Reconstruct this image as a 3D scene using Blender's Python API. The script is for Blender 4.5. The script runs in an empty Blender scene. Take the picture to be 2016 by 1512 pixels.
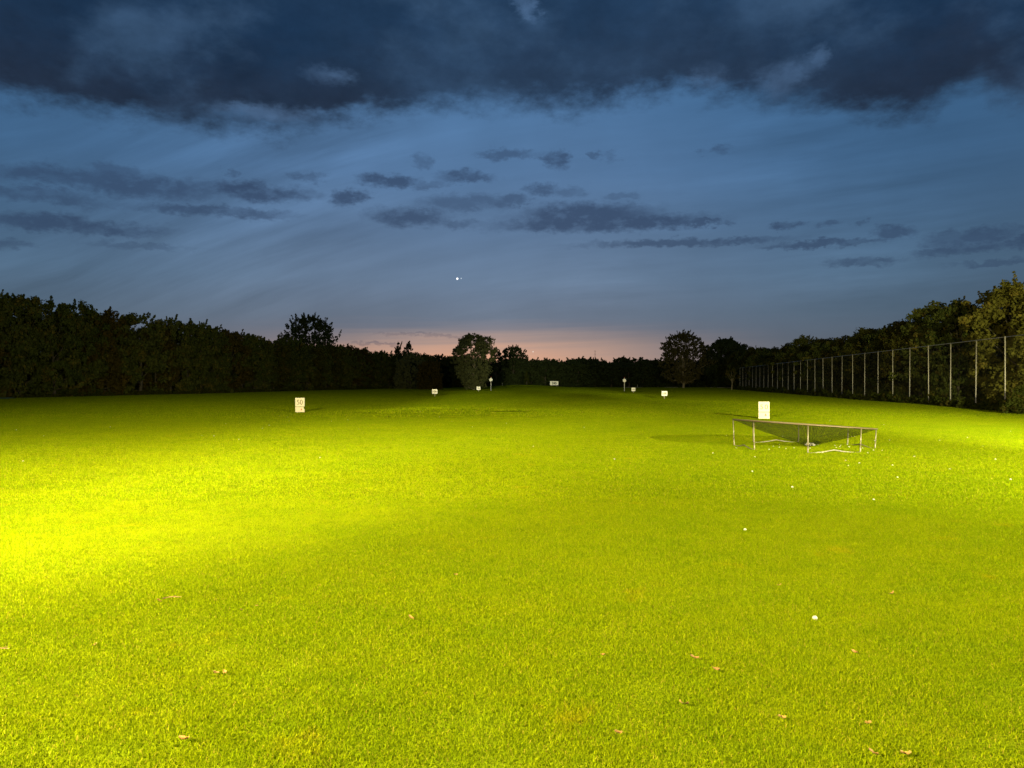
import bpy, math, random
import numpy as np
from mathutils import Vector, Matrix

sc = bpy.context.scene
COL = sc.collection
R = math.radians
random.seed(7)
NR = np.random.default_rng(11)

# ------------------------------------------------------------------ camera
F, CX, HY, CAMZ = 1512.0, 1008.0, 750.0, 2.0          # focal length, centre column, horizon row (photo pixels), eye height in metres
cam = bpy.data.cameras.new('camera')
cam.lens, cam.sensor_width, cam.sensor_fit = 27.0, 36.0, 'HORIZONTAL'
cam.clip_start, cam.clip_end = 0.1, 8000
camo = bpy.data.objects.new('camera', cam); COL.objects.link(camo)
camo.location = (0, 0, CAMZ)
camo.rotation_euler = (R(90 - 0.227), 0, 0)
sc.camera = camo

# ------------------------------------------------------------------ exposure
sc.view_settings.view_transform = 'Standard'
sc.view_settings.look = 'None'
sc.view_settings.exposure = 0.0
sc.view_settings.gamma = 1.0
sc.view_settings.use_curve_mapping = False
sc.cycles.max_bounces = 6
sc.cycles.transparent_max_bounces = 12
sc.cycles.use_denoising = True


def lin(c):
    out = []
    for v in c:
        v /= 255.0
        out.append(v / 12.92 if v <= 0.04045 else ((v + 0.055) / 1.055) ** 2.4)
    return tuple(out) + (1.0,)


class NT:
    """short-hand for building node trees"""
    def __init__(self, tree):
        self.t = tree
        self.l = tree.links

    def n(self, kind, **kw):
        x = self.t.nodes.new(kind)
        for k, v in kw.items():
            setattr(x, k, v)
        return x

    def put(self, sock, v):
        if hasattr(v, 'is_output'):
            self.l.new(v, sock)
        elif v is not None:
            sock.default_value = v

    def math(self, op, a, b=None, c=None, clamp=False):
        x = self.n('ShaderNodeMath', operation=op); x.use_clamp = clamp
        self.put(x.inputs[0], a); self.put(x.inputs[1], b); self.put(x.inputs[2], c)
        return x.outputs[0]

    def vmath(self, op, a, b=None, out=0):
        x = self.n('ShaderNodeVectorMath', operation=op)
        self.put(x.inputs[0], a); self.put(x.inputs[1], b)
        return x.outputs[out]

    def smooth(self, v, a, b, lo=0.0, hi=1.0, mode='SMOOTHSTEP'):
        x = self.n('ShaderNodeMapRange', interpolation_type=mode)
        self.put(x.inputs[0], v); self.put(x.inputs[1], a); self.put(x.inputs[2], b)
        self.put(x.inputs[3], lo); self.put(x.inputs[4], hi)
        return x.outputs[0]

    def mix(self, f, a, b, blend='MIX'):
        x = self.n('ShaderNodeMix', data_type='RGBA', blend_type=blend)
        self.put(x.inputs[0], f); self.put(x.inputs[6], a); self.put(x.inputs[7], b)
        return x.outputs[2]

    def noise(self, vec, scale, detail=4, rough=0.5, out=0):
        x = self.n('ShaderNodeTexNoise')
        self.put(x.inputs['Vector'], vec)
        x.inputs['Scale'].default_value = scale
        x.inputs['Detail'].default_value = detail
        x.inputs['Roughness'].default_value = rough
        return x.outputs[out]

    def ramp(self, f, stops):
        x = self.n('ShaderNodeValToRGB')
        e = x.color_ramp.elements
        while len(e) < len(stops):
            e.new(0.5)
        for k, (p, c) in enumerate(stops):
            e[k].position = p; e[k].color = c
        self.put(x.inputs[0], f)
        return x.outputs[0]


# ------------------------------------------------------------------ sky after sunset
def azel(px, py):
    x, z = (px - CX) / F, (HY - py) / F
    return math.degrees(math.atan(x)), math.degrees(math.atan2(z, math.hypot(x, 1)))


def make_world():
    w = bpy.data.worlds.new('World'); sc.world = w; w.use_nodes = True
    w.node_tree.nodes.clear()
    t = NT(w.node_tree)
    d = t.n('ShaderNodeTexCoord').outputs['Generated']
    s = t.n('ShaderNodeSeparateXYZ'); t.l.new(d, s.inputs[0])
    deg = 180 / math.pi
    az = t.math('MULTIPLY', t.math('ARCTAN2', s.outputs[0], s.outputs[1]), deg)
    el = t.math('MULTIPLY', t.math('ARCSINE', s.outputs[2]), deg)
    # clear sky by height above the horizon
    e01 = t.math('DIVIDE', el, 30.0, clamp=True)
    base = t.ramp(e01, [
        (0.00, lin((138, 124, 126))), (0.10, lin((112, 114, 126))), (0.16, lin((107, 119, 137))),
        (0.25, lin((104, 125, 151))), (0.36, lin((93, 119, 151))), (0.50, lin((86, 119, 158))),
        (0.66, lin((78, 116, 158))), (0.85, lin((50, 88, 132))), (1.00, lin((36, 70, 110)))])
    # paler towards the place where the sun went down
    da = t.math('ABSOLUTE', t.math('SUBTRACT', az, -4.0))
    fall = t.smooth(da, 0.0, 48.0, 1.0, 0.60, 'SMOOTHERSTEP')
    base = t.mix(1.0, base, fall, 'MULTIPLY')
    cool = t.smooth(da, 6.0, 34.0, 0.0, 0.6)
    base = t.mix(cool, base, t.mix(1.0, base, (0.66, 0.98, 1.08, 1), 'MULTIPLY'))
    # afterglow
    ga = t.smooth(t.math('ABSOLUTE', t.math('SUBTRACT', az, -2.0)), 3.0, 23.0, 1.0, 0.0)
    slant = t.math('ADD', el, t.math('MULTIPLY', t.math('ABSOLUTE', t.math('SUBTRACT', az, -1.0)), 0.02))
    streakv = t.n('ShaderNodeCombineXYZ')
    t.put(streakv.inputs[0], t.math('MULTIPLY', az, 0.05)); t.put(streakv.inputs[1], t.math('SUBTRACT', t.math('MULTIPLY', el, 1.6), t.math('MULTIPLY', az, 0.035)))
    stn = t.noise(streakv.outputs[0], 1.0, 4, 0.55)
    slant = t.math('ADD', slant, t.math('MULTIPLY', t.math('SUBTRACT', stn, 0.5), 1.7))
    g1 = t.math('MULTIPLY', t.smooth(slant, 1.9, 4.9, 1.0, 0.0), ga)
    gb = t.smooth(t.math('ABSOLUTE', t.math('SUBTRACT', az, -7.0)), 3.0, 21.0, 1.0, 0.0)
    g2 = t.math('MULTIPLY', t.smooth(slant, 0.9, 3.6, 1.0, 0.0), gb)
    base = t.mix(t.math('MULTIPLY', g1, 0.78), base, lin((194, 162, 144)))
    base = t.mix(t.math('MULTIPLY', g2, 0.85), base, lin((234, 168, 128)))
    # high thin streaks of cirrus, fanned across the sky
    cv = t.n('ShaderNodeCombineXYZ')
    rise = t.math('SUBTRACT', el, t.math('MULTIPLY', az, t.smooth(az, -30.0, 12.0, 0.36, 0.05, 'LINEAR')))
    t.put(cv.inputs[0], t.math('MULTIPLY', t.math('ADD', az, t.math('MULTIPLY', el, 0.5)), 0.045))
    t.put(cv.inputs[1], t.math('MULTIPLY', rise, 0.42))
    ci = t.noise(cv.outputs[0], 1.0, 6, 0.6)
    veil = t.math('MULTIPLY', t.smooth(el, 3.0, 7.0), t.smooth(t.noise(d, 2.6, 2, 0.5), 0.4, 0.62, 0.35, 1.0))
    base = t.mix(veil, base, t.mix(1.0, base, t.smooth(ci, 0.32, 0.70, 0.80, 1.20, 'LINEAR'), 'MULTIPLY'))
    mott = t.noise(d, 5.0, 4, 0.55)
    base = t.mix(1.0, base, t.smooth(mott, 0.3, 0.7, 0.93, 1.08, 'LINEAR'), 'MULTIPLY')

    # dark clouds: directions bent by noise so that every outline is ragged
    vs = t.vmath('MULTIPLY', d, (1.0, 1.0, 1.9))
    n1 = t.vmath('SUBTRACT', t.noise(vs, 8.0, 3, 0.55, out=1), (0.5, 0.5, 0.5))
    n2 = t.vmath('SUBTRACT', t.noise(vs, 30.0, 4, 0.6, out=1), (0.5, 0.5, 0.5))
    n3 = t.vmath('SUBTRACT', t.noise(vs, 95.0, 4, 0.62, out=1), (0.5, 0.5, 0.5))
    ae = t.n('ShaderNodeCombineXYZ'); t.put(ae.inputs[0], az); t.put(ae.inputs[1], el)
    p = t.vmath('ADD', ae.outputs[0], t.vmath('MULTIPLY', n1, (4.0, 1.0, 0.0)))
    p = t.vmath('ADD', p, t.vmath('MULTIPLY', n2, (3.2, 1.0, 0.0)))
    p = t.vmath('ADD', p, t.vmath('MULTIPLY', n3, (1.5, 0.85, 0.0)))
    small = [
        (110, 352, 125, 17, .8), (270, 367, 135, 22, .85), (235, 345, 55, 14, .6), (500, 375, 105, 17, 1), (90, 388, 120, 14, .7),
        (430, 418, 140, 11, .8), (160, 444, 170, 15, .9), (30, 482, 60, 9, .6), (290, 487, 90, 6, .4), (598, 345, 32, 10, .6),
        (455, 338, 14, 6, .6), (690, 389, 36, 13, 1), (745, 353, 44, 13, 1), (825, 360, 40, 9, .6), (900, 348, 50, 11, .9),
        (820, 318, 16, 13, .5), (905, 398, 75, 15, .6), (985, 395, 34, 11, .7), (815, 425, 66, 17, .9), (900, 437, 44, 10, .6),
        (1150, 424, 130, 22, 1), (1180, 441, 195, 16, 1), (1290, 441, 95, 14, 1), (1385, 440, 44, 7, .9), (1055, 375, 32, 12, .8),
        (1120, 378, 38, 10, .5), (1225, 385, 28, 7, .4), (1000, 308, 56, 9, .7), (1085, 315, 24, 15, .9), (1170, 308, 11, 8, .6),
        (1200, 310, 14, 10, .4), (1432, 296, 24, 10, .6), (1535, 442, 26, 9, .9), (1625, 440, 30, 7, .6), (1760, 457, 42, 11, .8),
        (1690, 440, 14, 6, .5), (1350, 480, 180, 8, .8), (1620, 479, 120, 7, .85), (1700, 515, 66, 8, .7), (1905, 465, 80, 15, .8),
        (1880, 490, 70, 11, .8), (1990, 478, 50, 12, .9), (1940, 518, 70, 6, .6), (750, 676, 50, 3, .5), (845, 660, 90, 3, .35)]
    acc = None
    for (cx, cy, rx, ry, st) in small:
        a0, e0 = azel(cx, cy)
        a1, _ = azel(cx + rx, cy); _, e1 = azel(cx, cy - ry)
        q = t.vmath('MULTIPLY', t.vmath('SUBTRACT', p, (a0, e0, 0)), (1 / (abs(a1 - a0) * 1.1), 1 / (abs(e1 - e0) * 1.08), 0))
        m = t.smooth(t.vmath('LENGTH', q, out=1), 0.45, 1.42, st, 0.0)
        acc = m if acc is None else t.math('MAXIMUM', acc, m)
    acc = t.math('MULTIPLY', acc, t.smooth(t.noise(vs, 40.0, 5, 0.62), 0.34, 0.54, 0.62, 1.0))
    dark_small = t.mix(0.8, base, lin((46, 62, 90)))
    base = t.mix(t.math('MULTIPLY', acc, 0.92), base, dark_small)

    # the long bank overhead, with its own torn lower edge
    edge_pts = [(0, 186), (150, 205), (300, 232), (450, 240), (560, 252), (700, 226), (850, 212), (1000, 204), (1200, 196), (1330, 172),
                (1450, 176), (1560, 196), (1720, 214), (1830, 205), (1900, 168), (1960, 190), (2016, 205)]
    fc = t.n('ShaderNodeFloatCurve')
    cu = fc.mapping.curves[0]
    pts = [((azel(x, y)[0] + 60) / 120, azel(x, y)[1] / 40) for x, y in edge_pts]
    pts = [(0.0, 0.44)] + pts + [(1.0, 0.44)]
    cu.points[0].location, cu.points[-1].location = pts[0], pts[-1]
    for q in pts[1:-1]:
        cu.points.new(*q)
    fc.mapping.update()
    t.put(fc.inputs['Value'], t.math('DIVIDE', t.math('ADD', az, 60.0), 120.0, clamp=True))
    edge = t.math('MULTIPLY', fc.outputs[0], 40.0)
    ps = t.n('ShaderNodeSeparateXYZ')
    pb = t.vmath('ADD', ae.outputs[0], t.vmath('MULTIPLY', n1, (0, 2.2, 0)))
    pb = t.vmath('ADD', pb, t.vmath('ADD', t.vmath('MULTIPLY', n2, (0, 3.0, 0)), t.vmath('MULTIPLY', n3, (0, 0.9, 0))))
    t.l.new(pb, ps.inputs[0])
    over = t.math('SUBTRACT', ps.outputs[1], edge)
    bank = t.smooth(over, -1.3, 1.3, 0.0, 1.0)
    vb = t.vmath('MULTIPLY', d, (1.0, 1.0, 1.7))
    light = t.noise(vb, 6.5, 6, 0.58)
    core = t.mix(t.smooth(over, 0.5, 6.5), lin((35, 48, 68)), lin((27, 50, 77)))
    core = t.mix(t.smooth(light, 0.44, 0.74, 0.0, 0.75), core, lin((60, 87, 118)))
    core = t.mix(t.smooth(t.noise(vb, 2.6, 3, 0.5), 0.44, 0.66, 0.0, 0.36), core, lin((48, 76, 108)))
    core = t.mix(1.0, core, t.smooth(t.noise(vb, 17.0, 6, 0.62), 0.3, 0.7, 0.84, 1.16, 'LINEAR'), 'MULTIPLY')
    base = t.mix(bank, base, core)
    # two thin places in the bank
    for (cx, cy, rx, ry, st) in [(640, 147, 60, 20, .55), (1030, 12, 30, 34, .55), (1545, 150, 60, 40, .4), (1400, 150, 40, 30, .35), (1610, 110, 30, 30, .35), (530, 222, 110, 20, .5)]:
        a0, e0 = azel(cx, cy); a1, _ = azel(cx + rx, cy); _, e1 = azel(cx, cy - ry)
        q = t.vmath('MULTIPLY', t.vmath('SUBTRACT', p, (a0, e0, 0)), (1 / abs(a1 - a0), 1 / abs(e1 - e0), 0))
        m = t.math('MULTIPLY', t.smooth(t.vmath('LENGTH', q, out=1), 0.2, 1.3, st, 0.0), t.smooth(light, 0.36, 0.6, 0.3, 1.0))
        base = t.mix(m, base, lin((96, 130, 172)))
    # dusk earth below the horizon
    base = t.mix(t.smooth(el, -2.0, 0.0, 0.0, 1.0), lin((30, 32, 30)), base)
    bg = t.n('ShaderNodeBackground'); t.l.new(base, bg.inputs[0]); bg.inputs[1].default_value = 1.0
    o = t.n('ShaderNodeOutputWorld'); t.l.new(bg.outputs[0], o.inputs[0])
    w.cycles.sampling_method = 'MANUAL'; w.cycles.sample_map_resolution = 512


make_world()


# ------------------------------------------------------------------ floodlights of the range: two masts beside and behind the photographer
def flood(loc, target, watts, cone, blend, size=0.35, col=(1.0, 0.86, 0.38)):
    l = bpy.data.lights.new('floodlight', 'SPOT')
    l.energy, l.spot_size, l.spot_blend, l.shadow_soft_size, l.color = watts, R(cone), blend, size, col
    o = bpy.data.objects.new('floodlight', l); COL.objects.link(o)
    o.location = loc
    o.rotation_euler = (Vector(target) - Vector(loc)).to_track_quat('-Z', 'Y').to_euler()
    return o


KW = 1000.0
LAMPS = [   # place, aim, power, cone, softness of the rim, size, colour
    ((-10.0, -1.5, 6.4), (-17.0, 32.0, 0.0), 49 * KW, 38, 1.0, 0.35, (1.0, 0.90, 0.42)),
    ((-10.0, -1.5, 6.4), (-6.0, 9.0, 0.0), 5 * KW, 85, 1.0, 0.35, (1.0, 0.78, 0.32)),
    ((-10.0, -1.5, 6.4), (-8.0, 13.0, 0.0), 76 * KW, 60, 1.0, 0.35, (1.0, 0.78, 0.32)),
    ((-10.0, -1.5, 6.4), (-3.5, 19.0, 0.0), 34 * KW, 46, 1.0, 0.35, (1.0, 0.80, 0.32)),
    ((-10.0, -1.5, 6.4), (-3.0, 34.0, 0.0), 79 * KW, 30, 1.0, 0.35, (1.0, 0.90, 0.42)),
    ((-10.0, -1.5, 6.4), (2.0, 130.0, 0.0), 171 * KW, 12, 1.0, 0.35, (1.0, 0.97, 0.58)),
    ((-10.0, -1.5, 6.4), (0.0, 240.0, 2.0), 304 * KW, 8, 1.0, 0.35, (1.0, 0.97, 0.58)),
    ((-10.0, -1.5, 6.4), (-6.0, 6.0, 0.0), 79 * KW, 160, 1.0, 0.35, (1.0, 0.78, 0.32)),
    ((18.0, -1.5, 6.2), (15.0, 8.0, 0.0), 90 * KW, 170, 1.0, 0.35, (1.0, 0.90, 0.42)),
    ((18.0, -1.5, 6.2), (17.0, 14.0, 0.0), 71 * KW, 60, 1.0, 0.35, (1.0, 0.90, 0.42)),
    ((18.0, -1.5, 6.2), (19.0, 23.5, 0.0), 298 * KW, 26, 1.0, 0.35, (1.0, 0.90, 0.42)),
    ((18.0, -1.5, 6.2), (9.0, 19.0, 0.0), 66 * KW, 45, 1.0, 0.35, (1.0, 0.90, 0.42)),
    ((18.0, -1.5, 6.2), (24.0, 40.0, 0.0), 33 * KW, 30, 1.0, 0.35, (1.0, 0.90, 0.42)),
    ((18.0, -1.5, 6.2), (10.0, 240.0, 2.0), 441 * KW, 8, 1.0, 0.35, (1.0, 0.97, 0.58)),
    ((-10.0, -1.5, 6.7), (-48.0, 108.0, 9.0), 36 * KW, 32, 1.0, 0.35, (1.0, 0.90, 0.42)),  # extra spill head, added to brighten the trees of the left wood
    ((18.0, -1.5, 6.7), (38.0, 66.0, 6.5), 95 * KW, 44, 1.0, 0.35, (1.0, 0.90, 0.42)),  # extra head, added to brighten the trees behind the near fence end
]
for a_ in LAMPS:
    flood(*a_)


# ------------------------------------------------------------------ helpers
def setp(o, label=None, cat=None, group=None, kind=None):
    if label: o['label'] = label
    if cat: o['category'] = cat
    if group: o['group'] = group
    if kind: o['kind'] = kind
    return o


def empty(name, loc, label, cat, group=None, rz=0.0):
    o = bpy.data.objects.new(name, None); COL.objects.link(o)
    o.empty_display_size = 0.2
    o.location = loc; o.rotation_euler = (0, 0, rz)
    return setp(o, label, cat, group)


def link(name, me, parent=None, mat=None):
    o = bpy.data.objects.new(name, me); COL.objects.link(o)
    if parent: o.parent = parent
    if mat and not me.materials: me.materials.append(mat)
    return o


def np_mesh(name, v, quads=None, tris=None, mat=None, attr=None):
    """fast mesh from numpy arrays; attr: one float per face"""
    me = bpy.data.meshes.new(name)
    nq = 0 if quads is None else len(quads)
    nt = 0 if tris is None else len(tris)
    loops = np.concatenate([a.ravel() for a in (quads, tris) if a is not None]).astype(np.int32)
    starts = np.concatenate([np.arange(nq) * 4, nq * 4 + np.arange(nt) * 3]).astype(np.int32)
    me.vertices.add(len(v)); me.vertices.foreach_set('co', np.asarray(v, np.float32).ravel())
    me.loops.add(len(loops)); me.loops.foreach_set('vertex_index', loops)
    me.polygons.add(nq + nt); me.polygons.foreach_set('loop_start', starts)
    me.update(calc_edges=True)
    if attr is not None:
        a = me.attributes.new('vary', 'FLOAT', 'FACE'); a.data.foreach_set('value', np.asarray(attr, np.float32))
    if mat: me.materials.append(mat)
    return me


class MB:
    """collects boxes and tubes, builds them as one mesh"""
    def __init__(self):
        self.v, self.f, self.sm = [], [], []

    def box(self, c, s, M=None):
        b = len(self.v)
        for z in (-1, 1):
            for x, y in ((-1, -1), (1, -1), (1, 1), (-1, 1)):
                q = Vector((x * s[0] / 2, y * s[1] / 2, z * s[2] / 2))
                if M: q = M @ q
                self.v.append(Vector(c) + q)
        for f in ((0, 3, 2, 1), (4, 5, 6, 7), (0, 1, 5, 4), (1, 2, 6, 5), (2, 3, 7, 6), (3, 0, 4, 7)):
            self.f.append([b + i for i in f]); self.sm.append(False)

    def tube(self, pts, rad, seg=8, closed=False, caps=True):
        pts = [Vector(p) for p in pts]
        n = len(pts)
        rad = rad if hasattr(rad, '__len__') else [rad] * n
        b = len(self.v)
        for i, p in enumerate(pts):
            if closed:
                d = pts[(i + 1) % n] - pts[i - 1]
            else:
                d = pts[min(i + 1, n - 1)] - pts[max(i - 1, 0)]
            d.normalize()
            ref = Vector((0, 0, 1)) if abs(d.z) < 0.9 else Vector((1, 0, 0))
            a = d.cross(ref).normalized(); c = d.cross(a)
            for k in range(seg):
                t = 2 * math.pi * k / seg
                self.v.append(p + rad[i] * (math.cos(t) * a + math.sin(t) * c))
        for i in range(n if closed else n - 1):
            j = (i + 1) % n
            for k in range(seg):
                l = (k + 1) % seg
                self.f.append([b + i * seg + k, b + i * seg + l, b + j * seg + l, b + j * seg + k]); self.sm.append(True)
        if caps and not closed:
            self.f.append([b + k for k in range(seg)]); self.sm.append(False)
            self.f.append([b + (n - 1) * seg + k for k in reversed(range(seg))]); self.sm.append(False)

    def mesh(self, name, mat):
        me = bpy.data.meshes.new(name)
        me.from_pydata(self.v, [], self.f)
        me.polygons.foreach_set('use_smooth', self.sm)
        me.materials.append(mat); me.update()
        return me

    def build(self, name, mat, parent=None):
        return link(name, self.mesh(name, mat), parent)


# ------------------------------------------------------------------ materials
def new_mat(name):
    m = bpy.data.materials.new(name); m.use_nodes = True
    m.node_tree.nodes.clear()
    return m, NT(m.node_tree)


def out(t, sh):
    o = t.n('ShaderNodeOutputMaterial'); t.l.new(sh, o.inputs[0])


def principled(name, col, rough=0.6, metal=0.0, var=0.12, scale=6.0, dirt=None, bump=0.0):
    m, t = new_mat(name)
    b = t.n('ShaderNodeBsdfPrincipled')
    b.inputs['Roughness'].default_value = rough; b.inputs['Metallic'].default_value = metal
    co = t.n('ShaderNodeTexCoord').outputs['Object']
    n = t.noise(co, scale, 5, 0.6)
    c = t.mix(t.smooth(n, 0.3, 0.7, 0, 1), tuple(v * (1 - var) for v in col) + (1,), tuple(min(1, v * (1 + var)) for v in col) + (1,))
    if dirt:
        n2 = t.noise(co, scale * 2.3, 6, 0.65)
        c = t.mix(t.smooth(n2, 0.55, 0.72, 0, dirt[1]), c, dirt[0] + (1,))
    t.l.new(c, b.inputs['Base Color'])
    if bump:
        bp = t.n('ShaderNodeBump'); bp.inputs['Strength'].default_value = bump; bp.inputs['Distance'].default_value = 0.01
        t.l.new(t.noise(co, scale * 6, 4), bp.inputs['Height']); t.l.new(bp.outputs[0], b.inputs['Normal'])
    out(t, b.outputs[0])
    return m


def leaf_mat(name, a, b, c=None, trans=0.35):
    """foliage: two greens by clump, a third tint on a few clumps; light passes through the leaf"""
    m, t = new_mat(name)
    at = t.n('ShaderNodeAttribute', attribute_name='vary').outputs['Fac']
    oi = t.n('ShaderNodeObjectInfo').outputs['Random']
    f = t.math('ADD', t.math('MULTIPLY', at, 0.65), t.math('MULTIPLY', oi, 0.35))
    col = t.mix(f, a + (1,), b + (1,))
    if c:
        col = t.mix(t.smooth(at, 0.80, 1.0, 0, 0.8), col, c + (1,))
    d = t.n('ShaderNodeBsdfDiffuse'); t.l.new(col, d.inputs[0])
    tr = t.n('ShaderNodeBsdfTranslucent'); t.l.new(col, tr.inputs[0])
    ms = t.n('ShaderNodeMixShader'); ms.inputs[0].default_value = trans
    t.l.new(d.outputs[0], ms.inputs[1]); t.l.new(tr.outputs[0], ms.inputs[2])
    out(t, ms.outputs[0])
    return m


GRASS_A, GRASS_B, GRASS_Y = (0.104, 0.158, 0.0018), (0.144, 0.186, 0.0022), (0.25, 0.185, 0.005)


def lawn_colour(t):
    pos = t.n('ShaderNodeNewGeometry').outputs['Position']
    n = t.noise(pos, 0.7, 6, 0.65)
    n2 = t.noise(pos, 3.2, 4, 0.6)
    n3 = t.noise(pos, 0.12, 3, 0.5)
    f = t.math('ADD', t.math('MULTIPLY', n, 0.6), t.math('ADD', t.math('MULTIPLY', n2, 0.45), t.math('MULTIPLY', n3, 0.35)))
    c = t.mix(t.smooth(f, 0.48, 0.92), GRASS_A + (1,), GRASS_B + (1,))
    dry = t.smooth(t.noise(t.vmath('ADD', pos, (31, 7, 0)), 1.1, 5, 0.65), 0.60, 0.74, 0, 0.36)
    return t.mix(dry, c, GRASS_Y + (1,)), pos


def blade_mat():
    m, t = new_mat('grass_blade')
    c, pos = lawn_colour(t)
    at = t.n('ShaderNodeAttribute', attribute_name='vary').outputs['Fac']
    c = t.mix(t.smooth(at, 0.0, 1.0, 0.0, 1.0), t.mix(1.0, c, (0.56, 0.63, 0.8, 1), 'MULTIPLY'), t.mix(1.0, c, (1.44, 1.34, 1.2, 1), 'MULTIPLY'))
    c = t.mix(t.smooth(at, 0.955, 0.965, 0, 0.75), c, (0.25, 0.19, 0.03, 1))
    d = t.n('ShaderNodeBsdfPrincipled'); t.l.new(c, d.inputs['Base Color'])
    d.inputs['Roughness'].default_value = 0.42; d.inputs['Specular IOR Level'].default_value = 0.0
    tr = t.n('ShaderNodeBsdfTranslucent'); t.l.new(c, tr.inputs[0])
    ms = t.n('ShaderNodeMixShader'); ms.inputs[0].default_value = 0.3
    t.l.new(d.outputs[0], ms.inputs[1]); t.l.new(tr.outputs[0], ms.inputs[2])
    out(t, ms.outputs[0])
    return m


def ground_mat():
    m, t = new_mat('turf')
    c, pos = lawn_colour(t)
    c = t.mix(0.25, c, (0.03, 0.035, 0.008, 1))
    d = t.n('ShaderNodeBsdfDiffuse'); t.l.new(c, d.inputs[0])
    bp = t.n('ShaderNodeBump'); bp.inputs['Strength'].default_value = 1.0; bp.inputs['Distance'].default_value = 0.05
    t.l.new(t.noise(pos, 30, 3, 0.7), bp.inputs['Height']); t.l.new(bp.outputs[0], d.inputs['Normal'])
    out(t, d.outputs[0])
    return m


M_white = principled('white_board_paint', (0.44, 0.42, 0.37), 0.6, var=0.04, scale=3, dirt=((0.45, 0.40, 0.30), 0.25))
M_white_dirty = principled('scuffed_white_board', (0.43, 0.39, 0.33), 0.6, var=0.06, scale=4, dirt=((0.45, 0.33, 0.2), 0.55))
M_white_far = principled('lightened_far_white', (0.80, 0.78, 0.72), 0.5, var=0.04, scale=3, dirt=((0.5, 0.45, 0.35), 0.2))  # white lightened to stand in for stronger floodlight on far boards and poles
M_num_pale = principled('flare_paled_numerals', (0.065, 0.05, 0.024), 0.6, var=0.1)  # print lifted off black, flare washing it out is put into the colour
M_num_mid = principled('brown_numerals', (0.075, 0.045, 0.015), 0.6, var=0.1)
M_num_dark = principled('black_numerals', (0.02, 0.018, 0.015), 0.5, var=0.1)
M_red = principled('red_print', (0.34, 0.06, 0.025), 0.5)
M_wood = principled('weathered_post_wood', (0.30, 0.26, 0.18), 0.8, bump=0.3)
M_steel = principled('galvanised_steel', (0.13, 0.115, 0.085), 0.5, 0.2, scale=9, dirt=((0.12, 0.075, 0.035), 0.6))
M_ring = principled('rusty_ring_steel', (0.085, 0.065, 0.04), 0.6, 0.2, scale=7, dirt=((0.09, 0.05, 0.02), 0.8))
M_post = principled('grey_fence_steel', (0.27, 0.26, 0.24), 0.5, 0.2, scale=4, dirt=((0.3, 0.26, 0.2), 0.3))
M_wire = principled('netting_cord', (0.012, 0.014, 0.010), 0.7)
M_bark = principled('bark', (0.05, 0.042, 0.03), 0.9, var=0.3, bump=0.5)
M_bark_pale = principled('pale_bark', (0.20, 0.17, 0.11), 0.9, var=0.3, bump=0.5)
M_ball = principled('golf_ball_white', (0.36, 0.36, 0.32), 0.35, var=0.03)
M_dry = principled('dry_leaf', (0.17, 0.090, 0.018), 0.75, var=0.3, scale=40)
M_dry2 = principled('pale_dry_leaf', (0.22, 0.135, 0.032), 0.75, var=0.25, scale=40)
M_twig = principled('twig_bark', (0.12, 0.07, 0.03), 0.85)
M_sand = principled('pale_path_gravel', (0.34, 0.31, 0.25), 0.9, scale=2)
M_teal = principled('rough_bank_grass', (0.035, 0.085, 0.05), 0.9, var=0.3, scale=3, bump=0.5)
M_ground = ground_mat()
M_blade = blade_mat()
L_dark = leaf_mat('dark_leaves', (0.042, 0.058, 0.014), (0.082, 0.092, 0.022), (0.12, 0.095, 0.02))
L_olive = leaf_mat('olive_leaves', (0.036, 0.042, 0.009), (0.066, 0.064, 0.014), (0.09, 0.066, 0.013))
L_far = leaf_mat('far_leaves', (0.031, 0.045, 0.018), (0.052, 0.067, 0.024))
L_rust = leaf_mat('rusty_leaves', (0.046, 0.040, 0.010), (0.066, 0.052, 0.012), (0.08, 0.054, 0.013))
L_willow = leaf_mat('greyish_green_leaves', (0.090, 0.100, 0.040), (0.120, 0.128, 0.052))
L_lit_olive = leaf_mat('lit_olive_leaves', (0.090, 0.092, 0.018), (0.140, 0.132, 0.026), (0.15, 0.12, 0.024))  # olive leaves lightened in colour to imitate the stronger floodlight on the near trees
L_brown = leaf_mat('brownish_leaves', (0.072, 0.064, 0.022), (0.10, 0.088, 0.030))
L_weed = leaf_mat('weed_leaves', (0.024, 0.036, 0.007), (0.045, 0.050, 0.010), (0.06, 0.048, 0.012))


# ------------------------------------------------------------------ ground
def gh(x, y):
    x = np.asarray(x, float); y = np.asarray(y, float)
    z = 0.36 * np.exp(-((x + 3.6) / 5.2) ** 2 - ((y - 46.5) / 4.6) ** 2)          # low target green
    z = z + 0.22 * np.exp(-((x - 14) / 7.5) ** 2 - ((y - 66) / 6) ** 2)
    z = z + 0.25 * np.exp(-((x - 9) / 9) ** 2 - ((y - 104) / 7) ** 2)
    z = z + 0.22 * np.exp(-((x + 8) / 9) ** 2 - ((y - 128) / 8) ** 2)
    z = z + 0.8 * np.exp(-((x - 3) / 10) ** 2 - ((y - 222) / 9) ** 2)
    z = z + 0.03 * np.sin(x * 0.31 + 0.4) * np.sin(y * 0.17) * np.clip((y - 8) / 20, 0, 1)
    return z


def at(px, py):
    """a point on the lawn seen along one direction from the eye"""
    y = F * CAMZ / (py - HY)
    for _ in range(6):
        x = (px - CX) / F * y
        y = F * (CAMZ - float(gh(x, y))) / (py - HY)
    x = (px - CX) / F * y
    return x, y, float(gh(x, y))


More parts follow.
